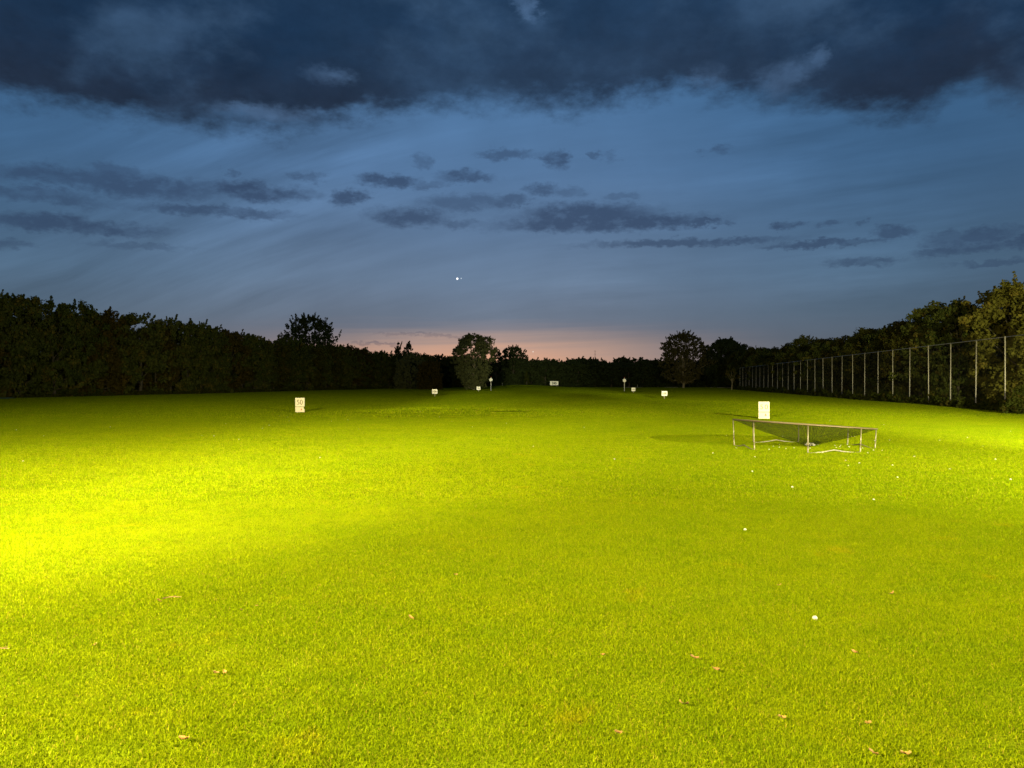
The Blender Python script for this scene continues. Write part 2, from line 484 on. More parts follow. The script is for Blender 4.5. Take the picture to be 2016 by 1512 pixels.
xs = np.concatenate([[-1500, -700, -300, -150], np.arange(-80, 90, 1.6), [120, 180, 350, 700, 1500]])
ys = np.concatenate([[-900, -300, -80, -30], np.arange(-10, 262, 1.6), [280, 320, 420, 700, 1300, 2500]])
gx, gy = np.meshgrid(xs, ys)
gv = np.stack([gx, gy, gh(gx, gy)], -1).reshape(-1, 3)
nx, ny = len(xs), len(ys)
idx = np.arange(nx * ny).reshape(ny, nx)
gq = np.stack([idx[:-1, :-1], idx[:-1, 1:], idx[1:, 1:], idx[1:, :-1]], -1).reshape(-1, 4)
gm = np_mesh('ground', gv, gq, mat=M_ground)
gm.polygons.foreach_set('use_smooth', np.ones(len(gq), bool))
ground = setp(link('ground', gm), kind='structure')


# ------------------------------------------------------------------ where the wood's edges run
def left_edge(y):
    return np.interp(y, [-20, 60, 86, 137, 190, 215, 238], [-66, -61.5, -57, -44, -33, -24, -12])


def fence_x(y):
    return 24.6 + 0.152 * y


# ------------------------------------------------------------------ grass
def grass_patch(name, seed, rad, n, w, h, lean=0.5):
    r = np.random.default_rng(seed)
    a = r.uniform(0, 2 * np.pi, n); rr = rad * np.sqrt(r.uniform(0, 1, n)) * r.uniform(0.75, 1.1, n)
    bx, by = rr * np.cos(a), rr * np.sin(a)
    th = r.uniform(0, 2 * np.pi, n)
    hh = h * r.uniform(0.45, 1.25, n); ww = w * r.uniform(0.6, 1.3, n)
    tl = hh * r.uniform(0.1, 2 * lean, n); ta = r.uniform(0, 2 * np.pi, n)
    dx, dy = np.cos(th) * ww / 2, np.sin(th) * ww / 2
    lx, ly = tl * np.cos(ta), tl * np.sin(ta)
    z0 = np.zeros(n) - 0.004
    v = np.empty((n, 5, 3))
    v[:, 0] = np.stack([bx - dx, by - dy, z0], -1); v[:, 1] = np.stack([bx + dx, by + dy, z0], -1)
    mx, my = bx + lx * 0.35, by + ly * 0.35
    v[:, 2] = np.stack([mx + dx * .8, my + dy * .8, hh * 0.6], -1); v[:, 3] = np.stack([mx - dx * .8, my - dy * .8, hh * 0.6], -1)
    v[:, 4] = np.stack([bx + lx, by + ly, hh], -1)
    k = np.arange(n)[:, None] * 5
    quads = k + np.array([[0, 1, 2, 3]]); tris = k + np.array([[3, 2, 4]])
    va = r.uniform(0, 1, n)
    me = np_mesh(name, v.reshape(-1, 3), quads, tris, M_blade, np.concatenate([va, va]))
    return bpy.data.objects.new(name, me)                                # a source for the instances, not linked to the scene


def grass_field(sources, pts, sc_range, seed):
    r = np.random.default_rng(seed)
    n = len(pts)
    me = bpy.data.meshes.new('grass')
    me.vertices.add(n); me.vertices.foreach_set('co', pts.astype(np.float32).ravel())
    for nm, ty, val in (('turn', 'FLOAT', r.uniform(0, 6.283, n)), ('size', 'FLOAT', r.uniform(*sc_range, n)), ('pick', 'INT', r.integers(0, len(sources), n))):
        a = me.attributes.new(nm, ty, 'POINT'); a.data.foreach_set('value', val.astype(np.int32 if ty == 'INT' else np.float32))
    o = setp(link('grass', me), kind='stuff')
    g = bpy.data.node_groups.new('grass_blades', 'GeometryNodeTree')
    g.interface.new_socket('Geometry', in_out='INPUT', socket_type='NodeSocketGeometry')
    g.interface.new_socket('Geometry', in_out='OUTPUT', socket_type='NodeSocketGeometry')
    N = g.nodes.new
    gi, go = N('NodeGroupInput'), N('NodeGroupOutput')
    iop = N('GeometryNodeInstanceOnPoints'); j = N('GeometryNodeJoinGeometry')
    for s in reversed(sources):
        oi = N('GeometryNodeObjectInfo'); oi.inputs['Object'].default_value = s; oi.inputs['As Instance'].default_value = True
        g.links.new(oi.outputs['Geometry'], j.inputs[0])

    def attr(nm, ty):
        x = N('GeometryNodeInputNamedAttribute'); x.data_type = ty; x.inputs[0].default_value = nm
        return x.outputs['Attribute']
    cmb = N('ShaderNodeCombineXYZ'); g.links.new(attr('turn', 'FLOAT'), cmb.inputs[2])
    g.links.new(gi.outputs[0], iop.inputs['Points']); g.links.new(j.outputs[0], iop.inputs['Instance'])
    iop.inputs['Pick Instance'].default_value = True
    g.links.new(attr('pick', 'INT'), iop.inputs['Instance Index'])
    g.links.new(cmb.outputs[0], iop.inputs['Rotation']); g.links.new(attr('size', 'FLOAT'), iop.inputs['Scale'])
    g.links.new(iop.outputs[0], go.inputs[0])
    md = o.modifiers.new('grass', 'NODES'); md.node_group = g
    return o


def field_points(y0, y1, dens, seed):
    r = np.random.default_rng(seed)
    wmax = 0.8 * y1 + 6
    c = 1 / math.sqrt(dens)                                             # one tuft per cell, shaken, so that no bare gap is left
    x, y = [a.ravel() for a in np.meshgrid(np.arange(-wmax, wmax, c), np.arange(y0, y1, c))]
    x = x + r.uniform(-0.45, 0.45, len(x)) * c; y = y + r.uniform(-0.45, 0.45, len(y)) * c
    k = (np.abs(x) < 0.8 * y + 6) & (x > left_edge(y) - 1.5) & (x < fence_x(y) + 0.8)
    x, y = x[k], y[k]
    return np.stack([x, y, gh(x, y)], -1)


grass_field([grass_patch('grass_tuft', 100 + i, 0.30, 1300, 0.0031, 0.021, 0.75) for i in range(4)], field_points(2.2, 13, 15, 1), (0.8, 1.2), 1)
grass_field([grass_patch('grass_tuft', 200 + i, 0.60, 1100, 0.0075, 0.028, 0.6) for i in range(4)], field_points(12.3, 44, 3.6, 2), (0.8, 1.2), 2)
grass_field([grass_patch('grass_tuft', 300 + i, 1.50, 900, 0.022, 0.050) for i in range(4)], field_points(42.5, 236, 0.62, 3), (0.8, 1.25), 3)


# ------------------------------------------------------------------ trees
def leaf_cloud(cent, rad, per, size, r, flat=0.85, up=0.0):
    """quads scattered through clumps; returns vertices, quads and the clump value of each face"""
    n = len(cent) * per
    c = np.repeat(cent, per, 0); rr = np.repeat(rad, per)
    d = r.normal(size=(n, 3)); d /= np.linalg.norm(d, axis=1, keepdims=True)
    p = c + d * (rr * r.uniform(0.15, 1.0, n) ** 0.55)[:, None] * np.array([1, 1, flat])
    a = d + 0.9 * r.normal(size=(n, 3)); a /= np.linalg.norm(a, axis=1, keepdims=True)
    b = np.cross(a, r.normal(size=(n, 3))); b /= np.linalg.norm(b, axis=1, keepdims=True)
    e = np.cross(a, b)
    s = size * r.uniform(0.55, 1.35, n)
    b = b * (s * 0.62)[:, None]; e = e * (s * 0.38)[:, None]
    v = np.stack([p - b, p - e, p + b, p + e], 1).reshape(-1, 3)
    q = np.arange(n * 4).reshape(-1, 4)
    cv = r.uniform(0, 1, len(cent))
    vary = np.clip(np.repeat(cv, per) + r.normal(0, 0.12, n), 0, 1)
    return v, q, vary


def profile(kind, t):
    """crown half-width along its height, 0..1"""
    if kind == 'full':      # leafy to the ground, edge-of-wood tree
        return np.interp(t, [0, .12, .35, .62, .85, .95, 1], [.75, .95, 1, .96, .84, .60, .30])
    if kind == 'round':
        return np.interp(t, [0, .15, .4, .65, .86, .95, 1], [.35, .78, 1, .96, .76, .52, .22])
    if kind == 'fan':       # wide top on rising limbs
        return np.interp(t, [0, .2, .5, .75, .92, 1], [.45, .62, .90, 1, .74, .25])
    if kind == 'slim':
        return np.interp(t, [0, .2, .55, .85, 1], [.5, .95, 1, .6, .1])
    return np.interp(t, [0, .1, 1], [.8, 1, .05])      # cone


def tree_meshes(seed, kind, H, W, base, clumps, per, leaf, cr, sprigs, lmat, bmat, hollow=0.45, limbs=14, boughs=0):
    """returns (trunk mesh, crown mesh), built round the foot of the tree"""
    r = np.random.default_rng(seed)
    t = r.uniform(0, 1, clumps) ** 0.9
    a = r.uniform(0, 2 * np.pi, clumps)
    lob = 1 + 0.22 * np.sin(a * 2 + r.uniform(0, 6)) + 0.16 * np.sin(a * 3 + t * 5 + r.uniform(0, 6)) + 0.12 * np.sin(t * 17 + r.uniform(0, 6))
    ra = profile(kind, t) * W / 2 * lob * (hollow + (1 - hollow) * np.sqrt(r.uniform(0, 1, clumps)))
    z = base + (H - base) * t - cr * 0.3
    cent = np.stack([ra * np.cos(a), ra * np.sin(a), z], -1)
    if boughs:                                                          # most clumps gather on separate drooping boughs
        bt = r.uniform(0.02, 0.97, boughs); ba = r.uniform(0, 2 * np.pi, boughs)
        br = profile(kind, bt) * W / 2 * r.uniform(0.78, 1.08, boughs)
        bc = np.stack([br * np.cos(ba), br * np.sin(ba), base + (H - base) * bt], -1)
        own = r.integers(0, boughs, clumps); k_ = r.uniform(0, 1, clumps)
        tip = bc[own] * np.array([1, 1, 1.0]) * np.stack([0.62 + 0.46 * k_, 0.62 + 0.46 * k_, np.ones(clumps)], -1)
        tip[:, 2] += 0.35 - 0.85 * k_ ** 2
        tip += r.normal(0, 0.34, (clumps, 3)) * np.array([1, 1, 0.6])
        use = r.uniform(0, 1, clumps) < 0.72
        cent[use] = tip[use]; cent[:, 2] = np.maximum(cent[:, 2], 0.15)
    rad = cr * r.uniform(0.6, 1.3, clumps) * (1 - 0.35 * t)
    V, Q, A = leaf_cloud(cent, rad, per, leaf, r)
    # loose shoots that break the outline
    if sprigs:
        m = 7
        ts = np.clip(r.uniform(0.45, 1.02, sprigs), 0, 1); as_ = r.uniform(0, 2 * np.pi, sprigs)
        rs = profile(kind, ts) * W / 2 * r.uniform(0.55, 1.02, sprigs)
        p0 = np.stack([rs * np.cos(as_), rs * np.sin(as_), base + (H - base) * ts - 0.1], -1)
        d = np.stack([np.cos(as_) * 0.5, np.sin(as_) * 0.5, r.uniform(0.5, 1.5, sprigs)], -1) * r.uniform(0.3, 0.9, sprigs)[:, None] * (H / 11)
        k = np.linspace(0, 1, m)
        cs = (p0[:, None] + d[:, None] * k[None, :, None]).reshape(-1, 3)
        V2, Q2, A2 = leaf_cloud(cs, np.tile(0.26 * (1.1 - k * 0.8), sprigs) * (H / 11), 5, leaf * 0.9, r)
        Q = np.concatenate([Q, Q2 + len(V)]); V = np.concatenate([V, V2]); A = np.concatenate([A, A2])
    crown = np_mesh('crown', V, Q, mat=lmat, attr=A)
    mb = MB()
    top = base + (H - base) * 0.72
    ph = r.uniform(0, 6)
    tr = [Vector((0.18 * math.sin(ph + z * 0.5) * min(z, 2) / 2, 0.18 * math.cos(ph + z * 0.4) * min(z, 2) / 2, z)) for z in np.linspace(-0.15, top, 9)]
    R0 = 0.018 * H + 0.03
    mb.tube(tr, [R0 * 1.35] + [R0 * (1 - 0.82 * k / 8) for k in range(1, 9)], 8)
    pick = r.choice(clumps, min(limbs, clumps), replace=False)
    for i in pick:
        c = Vector(cent[i])
        zs = max(min(c.z * 0.55, top * 0.9), base * 0.6)
        k = zs / top * 8
        s = tr[int(k)].lerp(tr[min(int(k) + 1, 8)], k - int(k))
        mid = s.lerp(c, 0.5) + Vector((0, 0, -0.06 * (c - s).length)); r0 = R0 * 0.42 * (1 - 0.5 * zs / top)
        mb.tube([s, mid, c], [r0, r0 * 0.6, r0 * 0.18], 5, caps=False)
    return mb.mesh('trunk', bmat), crown


def plant_tree(name, meshes, loc, label, cat='tree', group=None, s=(1, 1, 1), rz=0.0):
    t = empty(name, loc, label, cat, group, rz)
    t.scale = s
    link('trunk', meshes[0], t); link('crown', meshes[1], t)
    return t


# kinds shared by the trees of the woods (each 10 m tall before scaling)
EDGE = [tree_meshes(500 + i, 'full', 10.0, 6.4, 0.5, 250, 52, 0.26, 0.70, 30, m, M_bark, boughs=46) for i, m in enumerate([L_dark, L_dark, L_olive, L_dark, L_rust, L_dark])]
FAR = [tree_meshes(600 + i, 'full', 10.0, 7.4, 0.2, 150, 44, 0.42, 1.0, 24, L_far, M_bark, limbs=8) for i in range(4)]
RIGHT = [tree_meshes(700 + i, 'round', 10.0, 7.0, 1.1, 260, 56, 0.24, 0.70, 36, m, M_bark, boughs=46) for i, m in enumerate([L_olive, L_dark, L_olive, L_dark, L_lit_olive, L_lit_olive])]

# left wood: edge row, then the row behind it
LH = lambda y: np.interp(y, [60, 86, 105, 137, 165, 190, 238], [12.9, 12.4, 11.3, 10.2, 9.7, 9.3, 9.2])
ORD = ['first', 'second', 'third', 'fourth', 'fifth', 'sixth', 'seventh', 'eighth', 'ninth', 'tenth', 'eleventh', 'twelfth']
nth = {}
y = 62.0
while y < 236:
    x = float(left_edge(y)) - 2.2 + random.uniform(-0.8, 0.6)
    v = random.choice([0, 1, 3, 5, 0, 1, 3, 5, 2, 4]) if y < 190 else random.choice([0, 1, 3, 5])
    h = float(LH(y)) / 10 * random.uniform(0.90, 1.05)
    w = random.uniform(0.85, 1.15)
    lab = 'dark green tree at the edge of the wood on the left of the lawn'
    if v in (2, 4):
        nth[v] = nth.get(v, 0) + 1
        lab = ORD[nth[v] - 1] + {2: ' olive tinged tree from the left along the left wood edge', 4: ' brownish tree from the left along the left wood edge'}[v]
    plant_tree('edge_tree', EDGE[v], (x, y, 0), lab, 'tree', 'trees along the edge of the left wood', (w, w, h), random.uniform(0, 6.28))
    slope = abs(float(left_edge(y + 1) - left_edge(y)))
    y += random.uniform(3.2, 4.2) / math.hypot(1, slope)
y = 60.0
while y < 240:
    x = float(left_edge(y)) - 7.5 + random.uniform(-1.5, 1.5)
    v = random.choice([0, 1, 3, 5]); h = float(LH(y)) / 10 * random.uniform(0.86, 1.0); w = random.uniform(0.9, 1.15)
    plant_tree('wood_tree', EDGE[v], (x, y + (3 if y > 215 else 0), 0), 'dark tree standing behind the edge row of the left wood', 'tree', 'trees behind the edge of the left wood', (w, w, h), random.uniform(0, 6.28))
    y += random.uniform(4.6, 5.8) / math.hypot(1, abs(float(left_edge(y + 1) - left_edge(y))))

# far wood closing the range
for row, (yy, hh) in enumerate([(244, 0.84), (251, 0.88), (259, 0.91)]):
    x = -42.0 + row * 2
    while x < 82:
        h = hh * random.uniform(0.86, 1.10); w = random.uniform(0.9, 1.5)
        plant_tree('far_tree', random.choice(FAR), (x, yy + random.uniform(-2, 2), 0), 'dark tree in the far wood that closes the end of the lawn', 'tree', 'trees of the far wood', (w, w, h), random.uniform(0, 6.28))
        x += random.uniform(4.2, 5.8)

# wood behind the ball fence
RY = [44, 56, 62, 70, 80, 90, 105, 120, 140, 160, 180, 215]
RHT = [9.0, 9.0, 9.1, 8.5, 7.5, 8.1, 7.4, 8.4, 7.7, 8.4, 9.2, 9.4]
y = 47.0
while y < 226:
    x = float(fence_x(y)) + (4.1 if y > 66 else 5.3) + random.uniform(-0.8, 1.0)
    v = random.choice([0, 1, 2, 3]) if y > 66 else random.choice([4, 5])
    h = float(np.interp(y, RY, RHT)) / 10 * random.uniform(0.95, 1.04); w = random.uniform(0.8, 1.02) * (1.0 if y > 66 else 1.12)
    lab = 'olive leafed tree behind the tall ball fence on the right' if v in (0, 2) else 'dark tree behind the tall ball fence on the right'
    if y < 66:
        nth['r'] = nth.get('r', 0) + 1
        lab = ORD[nth['r'] - 1] + ' brightly lit olive tree from the right, behind the near end of the fence'
    plant_tree('fence_side_tree', RIGHT[v], (x, y, 0), lab, 'tree', 'trees behind the ball fence', (w, w, h), random.uniform(0, 6.28))
    y += random.uniform(4.2, 5.4)
y = 46.0
while y < 232:
    x = float(fence_x(y)) + 9.5 + random.uniform(-1.5, 2)
    h = float(np.interp(y, RY, RHT)) / 10 * random.uniform(0.90, 1.06); w = random.uniform(0.9, 1.15)
    plant_tree('back_tree', RIGHT[random.choice([1, 3])], (x, y, 0), 'dark tree in the second row behind the ball fence', 'tree', 'trees of the second row behind the ball fence', (w, w, h), random.uniform(0, 6.28))
    y += random.uniform(5, 6.2)

# trees that stand out one by one
plant_tree('airy_tree', tree_meshes(801, 'round', 17.2, 15.0, 3.0, 620, 24, 0.36, 0.70, 130, L_far, M_bark, hollow=0.12, limbs=90), (-48.7, 185, 0),
           'tall airy round tree rising above the left wood against the dusk sky', rz=1.0)
plant_tree('slender_tree', tree_meshes(802, 'slim', 13.9, 2.8, 5.0, 34, 40, 0.40, 0.7, 16, L_far, M_bark, limbs=12), (-35.2, 238, 0),
           'left one of two slender tree tops beside the pink afterglow', group='two slender trees above the wood')
plant_tree('slender_tree', tree_meshes(803, 'slim', 13.9, 3.6, 4.0, 44, 40, 0.40, 0.75, 20, L_far, M_bark, limbs=14), (-32.2, 238, 0),
           'right one of two slender tree tops beside the pink afterglow', group='two slender trees above the wood')
plant_tree('broad_tree', tree_meshes(804, 'fan', 12.1, 11.2, 0.8, 380, 52, 0.30, 0.80, 22, L_willow, M_bark_pale, hollow=0.2, limbs=26), (-8.3, 167, 0),
           'broad grey-green tree with fanned top standing left of centre before the far wood', rz=2.0)
plant_tree('ragged_tree', tree_meshes(805, 'fan', 12.7, 8.4, 1.0, 260, 44, 0.36, 0.85, 44, L_far, M_bark), (0.6, 240, 0),
           'dark ragged tree rising right of the broad grey-green tree')
plant_tree('ragged_tree', tree_meshes(806, 'slim', 11.8, 4.6, 1.0, 60, 48, 0.42, 0.85, 16, L_far, M_bark), (-5.0, 236, 0),
           'small dark tree half hidden behind the broad grey-green tree')
plant_tree('airy_tree', tree_meshes(807, 'round', 15.2, 12.2, 1.9, 640, 28, 0.33, 0.66, 140, L_brown, M_bark_pale, hollow=0.15, limbs=80), (48.0, 215, 0),
           'round airy brownish tree with a clear pale trunk near the far end of the fence', rz=0.6)
plant_tree('dense_tree', tree_meshes(808, 'round', 14.3, 12.8, 0.8, 520, 80, 0.40, 1.1, 70, L_far, M_bark, hollow=0.3), (62.8, 226, 0),
           'large dense dark round tree next to the airy brownish tree', rz=1.7)
plant_tree('sapling', tree_meshes(809, 'round', 4.9, 2.5, 2.0, 26, 34, 0.22, 0.4, 8, L_olive, M_bark_pale, limbs=10), (48.2, 168.5, 0),
           'small sapling with thin trunk at the far end of the ball fence')
plant_tree('young_conifer', tree_meshes(810, 'cone', 4.2, 1.9, 0.1, 44, 40, 0.20, 0.32, 6, L_weed, M_bark, limbs=6), (4.2, 222, 0.7),
           'small pointed young conifer on the far mound left of the 245 board')


for k_, (x_, y_, h_, w_, lab) in enumerate([(-24.5, 186, 8.3, 8.5, 'rounded grey-olive tree before the left end of the far wood'),
                                   (-19.0, 178, 6.6, 6.0, 'lower rounded olive tree left of the broad grey-green tree')]):
    plant_tree('rounded_tree', tree_meshes(820 + k_, 'full', h_, w_, 0.2, 240, 46, 0.30, 0.75, 30, (L_willow, L_rust)[k_], M_bark), (x_, y_, 0), lab)


# undergrowth: one mass nobody could count, dark between the trunks and weedy at the foot of the fence
def band(path_fn, y0, y1, n, zmax, thick, leaf, seed, mat, name, xoff):
    r = np.random.default_rng(seed)
    yy = r.uniform(y0, y1, n)
    xx = path_fn(yy) + xoff + r.uniform(-thick, thick, n)
    zz = r.uniform(0, 1, n) ** 1.3 * zmax * (0.6 + 0.4 * np.sin(yy * 0.9) * np.sin(yy * 0.37 + 1))
    V, Q, A = leaf_cloud(np.stack([xx, yy, zz], -1), r.uniform(0.2, 0.5, n) * (leaf / 0.3) ** 0.5, 12, leaf, r)
    return setp(link(name, np_mesh(name, V, Q, mat=mat, attr=A)), kind='stuff')


band(left_edge, 58, 240, 5200, 7.0, 1.6, 0.60, 31, L_dark, 'undergrowth', -7.0)
band(lambda y: fence_x(y), 44, 230, 4200, 4.2, 1.2, 0.55, 32, L_dark, 'undergrowth', 8.5)
band(lambda y: fence_x(y), 46, 178, 4200, 1.05, 0.8, 0.17, 33, L_weed, 'undergrowth', 0.25)
band(left_edge, 62, 236, 1900, 0.8, 0.8, 0.22, 34, L_weed, 'undergrowth', -0.3)
rr_ = np.random.default_rng(35)
nn = 3600
xx = rr_.uniform(-45, 84, nn)
V, Q, A = leaf_cloud(np.stack([xx, 252 + rr_.uniform(-4, 4, nn), rr_.uniform(0, 6.5, nn)], -1), rr_.uniform(0.4, 0.8, nn), 12, 0.75, rr_)
setp(link('undergrowth', np_mesh('undergrowth', V, Q, mat=L_far, attr=A)), kind='stuff')


# shrubs that smother the fence foot at its near end
def shrub_mesh(seed, h, w, n, per, leaf, mat):
    r = np.random.default_rng(seed)
    t = r.uniform(0, 1, n); a = r.uniform(0, 6.283, n)
    ra = np.interp(t, [0, .4, 1], [1, .85, .2]) * w / 2 * np.sqrt(r.uniform(0, 1, n))
    V, Q, A = leaf_cloud(np.stack([ra * np.cos(a), ra * np.sin(a), t * h], -1), r.uniform(0.12, 0.34, n), per, leaf, r)
    return np_mesh('leaves', V, Q, mat=mat, attr=A)


def stems_mesh(seed, h, w):
    r = random.Random(seed); mb = MB()
    for _ in range(9):
        a = r.uniform(0, 6.28); d = w / 2 * r.uniform(0.2, 0.8)
        mb.tube([(0, 0, -0.05), (d * .5 * math.cos(a), d * .5 * math.sin(a), h * .55), (d * math.cos(a), d * math.sin(a), h * .95)], [0.02, 0.012, 0.004], 5)
    return mb.mesh('stems', M_bark)


for k, (x, y, h, w, lab) in enumerate([
        (32.4, 48.6, 1.5, 2.8, 'tall weedy shrub over the fence foot at the right edge'),
        (30.9, 46.4, 1.5, 2.6, 'lower weedy shrub spilling in front of the tall one at the right edge'),
        (37.6, 75.0, 1.0, 2.2, 'low bushy weed at the fence foot behind the cone net'),
        (39.0, 84.0, 0.9, 2.4, 'low spreading weed at the foot of the middle fence posts')]):
    t = empty('shrub', (x, y, 0), lab, 'shrub', 'shrubs at the fence foot')
    link('leaves', shrub_mesh(900 + k, h, w, int(90 * w), 16, 0.15, L_weed), t)
    link('stems', stems_mesh(900 + k, h, w), t)


# ------------------------------------------------------------------ ball fence
P0, STEP, NP, PH = 45.9, 4.27, 30, 4.9
fence = empty('ball_fence', (float(fence_x(P0)), P0, 0), 'tall fence of grey steel posts, top rail and dark netting right of the lawn', 'fence')
fd = Vector((0.152, 1, 0)).normalized()
pm = MB(); pm.tube([(0, 0, -0.2), (0, 0, PH)], 0.042, 10)
post_me = pm.mesh('post', M_post)
pts = []
for i in range(NP):
    dy = i * STEP
    o = link('post', post_me, fence)
    o.location = (0.152 * dy, dy, random.uniform(-0.04, 0.04))
    o.rotation_euler = (random.uniform(-.006, .006), random.uniform(-.008, .008), 0)
    pts.append(Vector((0.152 * dy, dy, PH - 0.03)))
mb = MB(); mb.tube(pts, 0.026, 6); mb.build('top_rail', M_post, fence)
# diamond netting, real cords joined into one part
L = (pts[-1] - pts[0]).length
cell = 0.13
hgt = PH - 0.1
V, T = [], []
hw = 0.0016
ks = np.arange(-hgt, L, cell)
segs = []
for s in (1, -1):
    for k0 in ks:
        a0, a1 = max(k0, 0), min(k0 + hgt, L)
        if a1 - a0 < 0.02: continue
        z0, z1 = (a0 - k0, a1 - k0) if s == 1 else (hgt - (a0 - k0), hgt - (a1 - k0))
        segs.append((a0, z0 + 0.04, a1, z1 + 0.04))
segs = np.array(segs)
vv = np.empty((len(segs), 6, 3))
for e, (ca, cz) in enumerate(((0, 1), (2, 3))):
    base = np.stack([segs[:, ca] * fd.x, segs[:, ca] * fd.y, segs[:, cz]], -1)
    for j, off in enumerate(((0, 0, hw), (hw * .87, 0, -hw / 2), (-hw * .87, 0, -hw / 2))):
        vv[:, e * 3 + j] = base + np.array(off)
b = np.arange(len(segs))[:, None] * 6
qq = np.concatenate([b + np.array([[0, 1, 4, 3]]), b + np.array([[1, 2, 5, 4]]), b + np.array([[2, 0, 3, 5]])])
setp(link('netting', np_mesh('netting', vv.reshape(-1, 3), qq, mat=M_wire), fence), kind='stuff')


# ------------------------------------------------------------------ yardage boards
def text_mesh(txt, height, width, mat, bold=0.0, depth=0.006, gap=1.0):
    cu = bpy.data.curves.new('numeral', 'FONT')
    cu.body = txt; cu.align_x = 'CENTER'; cu.align_y = 'CENTER'; cu.extrude = depth / 2; cu.offset = bold; cu.space_character = gap
    o = bpy.data.objects.new('numeral', cu)
    COL.objects.link(o)
    dg = bpy.context.evaluated_depsgraph_get()
    me = bpy.data.meshes.new_from_object(o.evaluated_get(dg))
    bpy.data.objects.remove(o)
    co = np.empty(len(me.vertices) * 3, np.float32); me.vertices.foreach_get('co', co); co = co.reshape(-1, 3)
    lo, hi = co.min(0), co.max(0)
    co[:, 0] = (co[:, 0] - (lo[0] + hi[0]) / 2) / (hi[0] - lo[0]) * width
    co[:, 1] = (co[:, 1] - (lo[1] + hi[1]) / 2) / (hi[1] - lo[1]) * height
    # stand the print upright, facing the tees
    co = np.stack([co[:, 0], -co[:, 2], co[:, 1]], -1)
    me.vertices.foreach_set('co', co.ravel()); me.update()
    me.materials.clear(); me.materials.append(mat); me.name = 'numeral'
    return me


def board_mesh(w, h, d, mat, notch=0.0, ragged=0.0, seed=1, bev=0.012):
    """upright board standing on z = 0, front to -Y; optional bitten corner and ragged foot"""
    r = random.Random(seed)
    pts = []
    nb = 9
    for i in range(nb + 1):
        pts.append((-w / 2 + w * i / nb, (r.uniform(-1, 1) * ragged if 0 < i < nb else 0)))
    if notch:
        pts += [(w / 2, h * .62), (w / 2 - notch * .7, h * .72), (w / 2 - notch * .45, h * .80), (w / 2 - notch, h * .90), (w / 2 - notch * .8, h)]
    else:
        pts += [(w / 2, h - bev), (w / 2 - bev, h)]
    pts += [(-w / 2 + bev, h), (-w / 2, h - bev)]
    me = bpy.data.meshes.new('board')
    n = len(pts)
    v = [(x, -d / 2, z) for x, z in pts] + [(x, d / 2, z) for x, z in pts]
    f = [list(range(n)), list(reversed(range(n, 2 * n)))] + [[(i + 1) % n, i, i + n, (i + 1) % n + n] for i in range(n)]
    me.from_pydata(v, [], f); me.materials.append(mat); me.update()
    return me


def emblem_mesh(s, mat):
    """small red mark: a tree-like triangle over a bar"""
    v, f = [], []
    def poly(p):
        b = len(v); n = len(p)
        v.extend([(x * s, -0.002, z * s) for x, z in p] + [(x * s, 0.002, z * s) for x, z in p])
        f.append([b + i for i in range(n)]); f.append([b + n + i for i in reversed(range(n))])
        for i in range(n): f.append([b + (i + 1) % n, b + i, b + n + i, b + n + (i + 1) % n])
    poly([(-.5, 0), (.5, 0), (.42, .28), (.2, .5), (.1, .86), (-.02, 1), (-.12, .8), (-.26, .55), (-.44, .3)])
    poly([(-.34, -.22), (.36, -.22), (.36, -.1), (-.34, -.1)])
    me = bpy.data.meshes.new('emblem'); me.from_pydata(v, [], f); me.materials.append(mat); me.update()
    return me


def fifty(px, py, w, hu, hl, label, nmat, nw, nh, nz, notch, gap, ems, emx, emz, rz):
    x, y, z = at(px, py)
    t = empty('distance_board', (x, y, z), label, 'sign', 'distance boards marked 50', rz)
    lo = link('lower_board', board_mesh(w, hl, 0.05, M_white_dirty, notch, 0.018, int(px)), t); lo.location = (0.0, 0, 0)
    up = link('upper_board', board_mesh(w, hu, 0.05, M_white, seed=3), t); up.location = (0, 0, hl + 0.026)
    nu = link('numeral', text_mesh('50', nh, nw, nmat, bold=0.0, gap=gap), up); nu.location = (0, -0.029, nz)
    em = link('emblem', emblem_mesh(ems, M_red), lo); em.location = (emx, -0.028, emz)
    mb = MB()
    for sx in (-1, 1):
        mb.box((sx * w * .33, 0.055, (hu + hl) / 2 - 0.05), (0.05, 0.05, hu + hl - 0.05))
    mb.build('back_stake', M_wood, t)
    return t


fifty(590.5, 812.5, 0.575, 0.54, 0.36, 'white two-part board marked 50 with a bitten lower corner on the left lawn', M_num_mid, 0.36, 0.30, 0.27, 0.085, 1.0, 0.105, 0.10, 0.17, 0.0)
fifty(1504.0, 825.0, 0.575, 0.535, 0.36, 'white two-part board marked 50 behind the cone net', M_num_pale, 0.40, 0.25, 0.26, 0.0, 1.35, 0.125, 0.085, 0.18, 0.0)


def post_board(px, py, w, h, post, txt, nmat, nw, nh, label, group, bold=0.0):
    x, y, z = at(px, py)
    t = empty('distance_sign', (x, y, z), label, 'sign', group)
    b_ = link('board', board_mesh(w, h, 0.03, M_white_far, seed=5, bev=0.02), t); b_.location = (0, -0.05, post)
    nu = link('numeral', text_mesh(txt, nh, nw, nmat, 0.022), b_); nu.location = (0, -0.019, h * 0.5)
    mb = MB(); mb.box((0, 0, (post + h * .6) / 2 - 0.1), (0.075, 0.06, post + h * .6 + 0.2)); mb.build('post', M_wood, t)
    return t


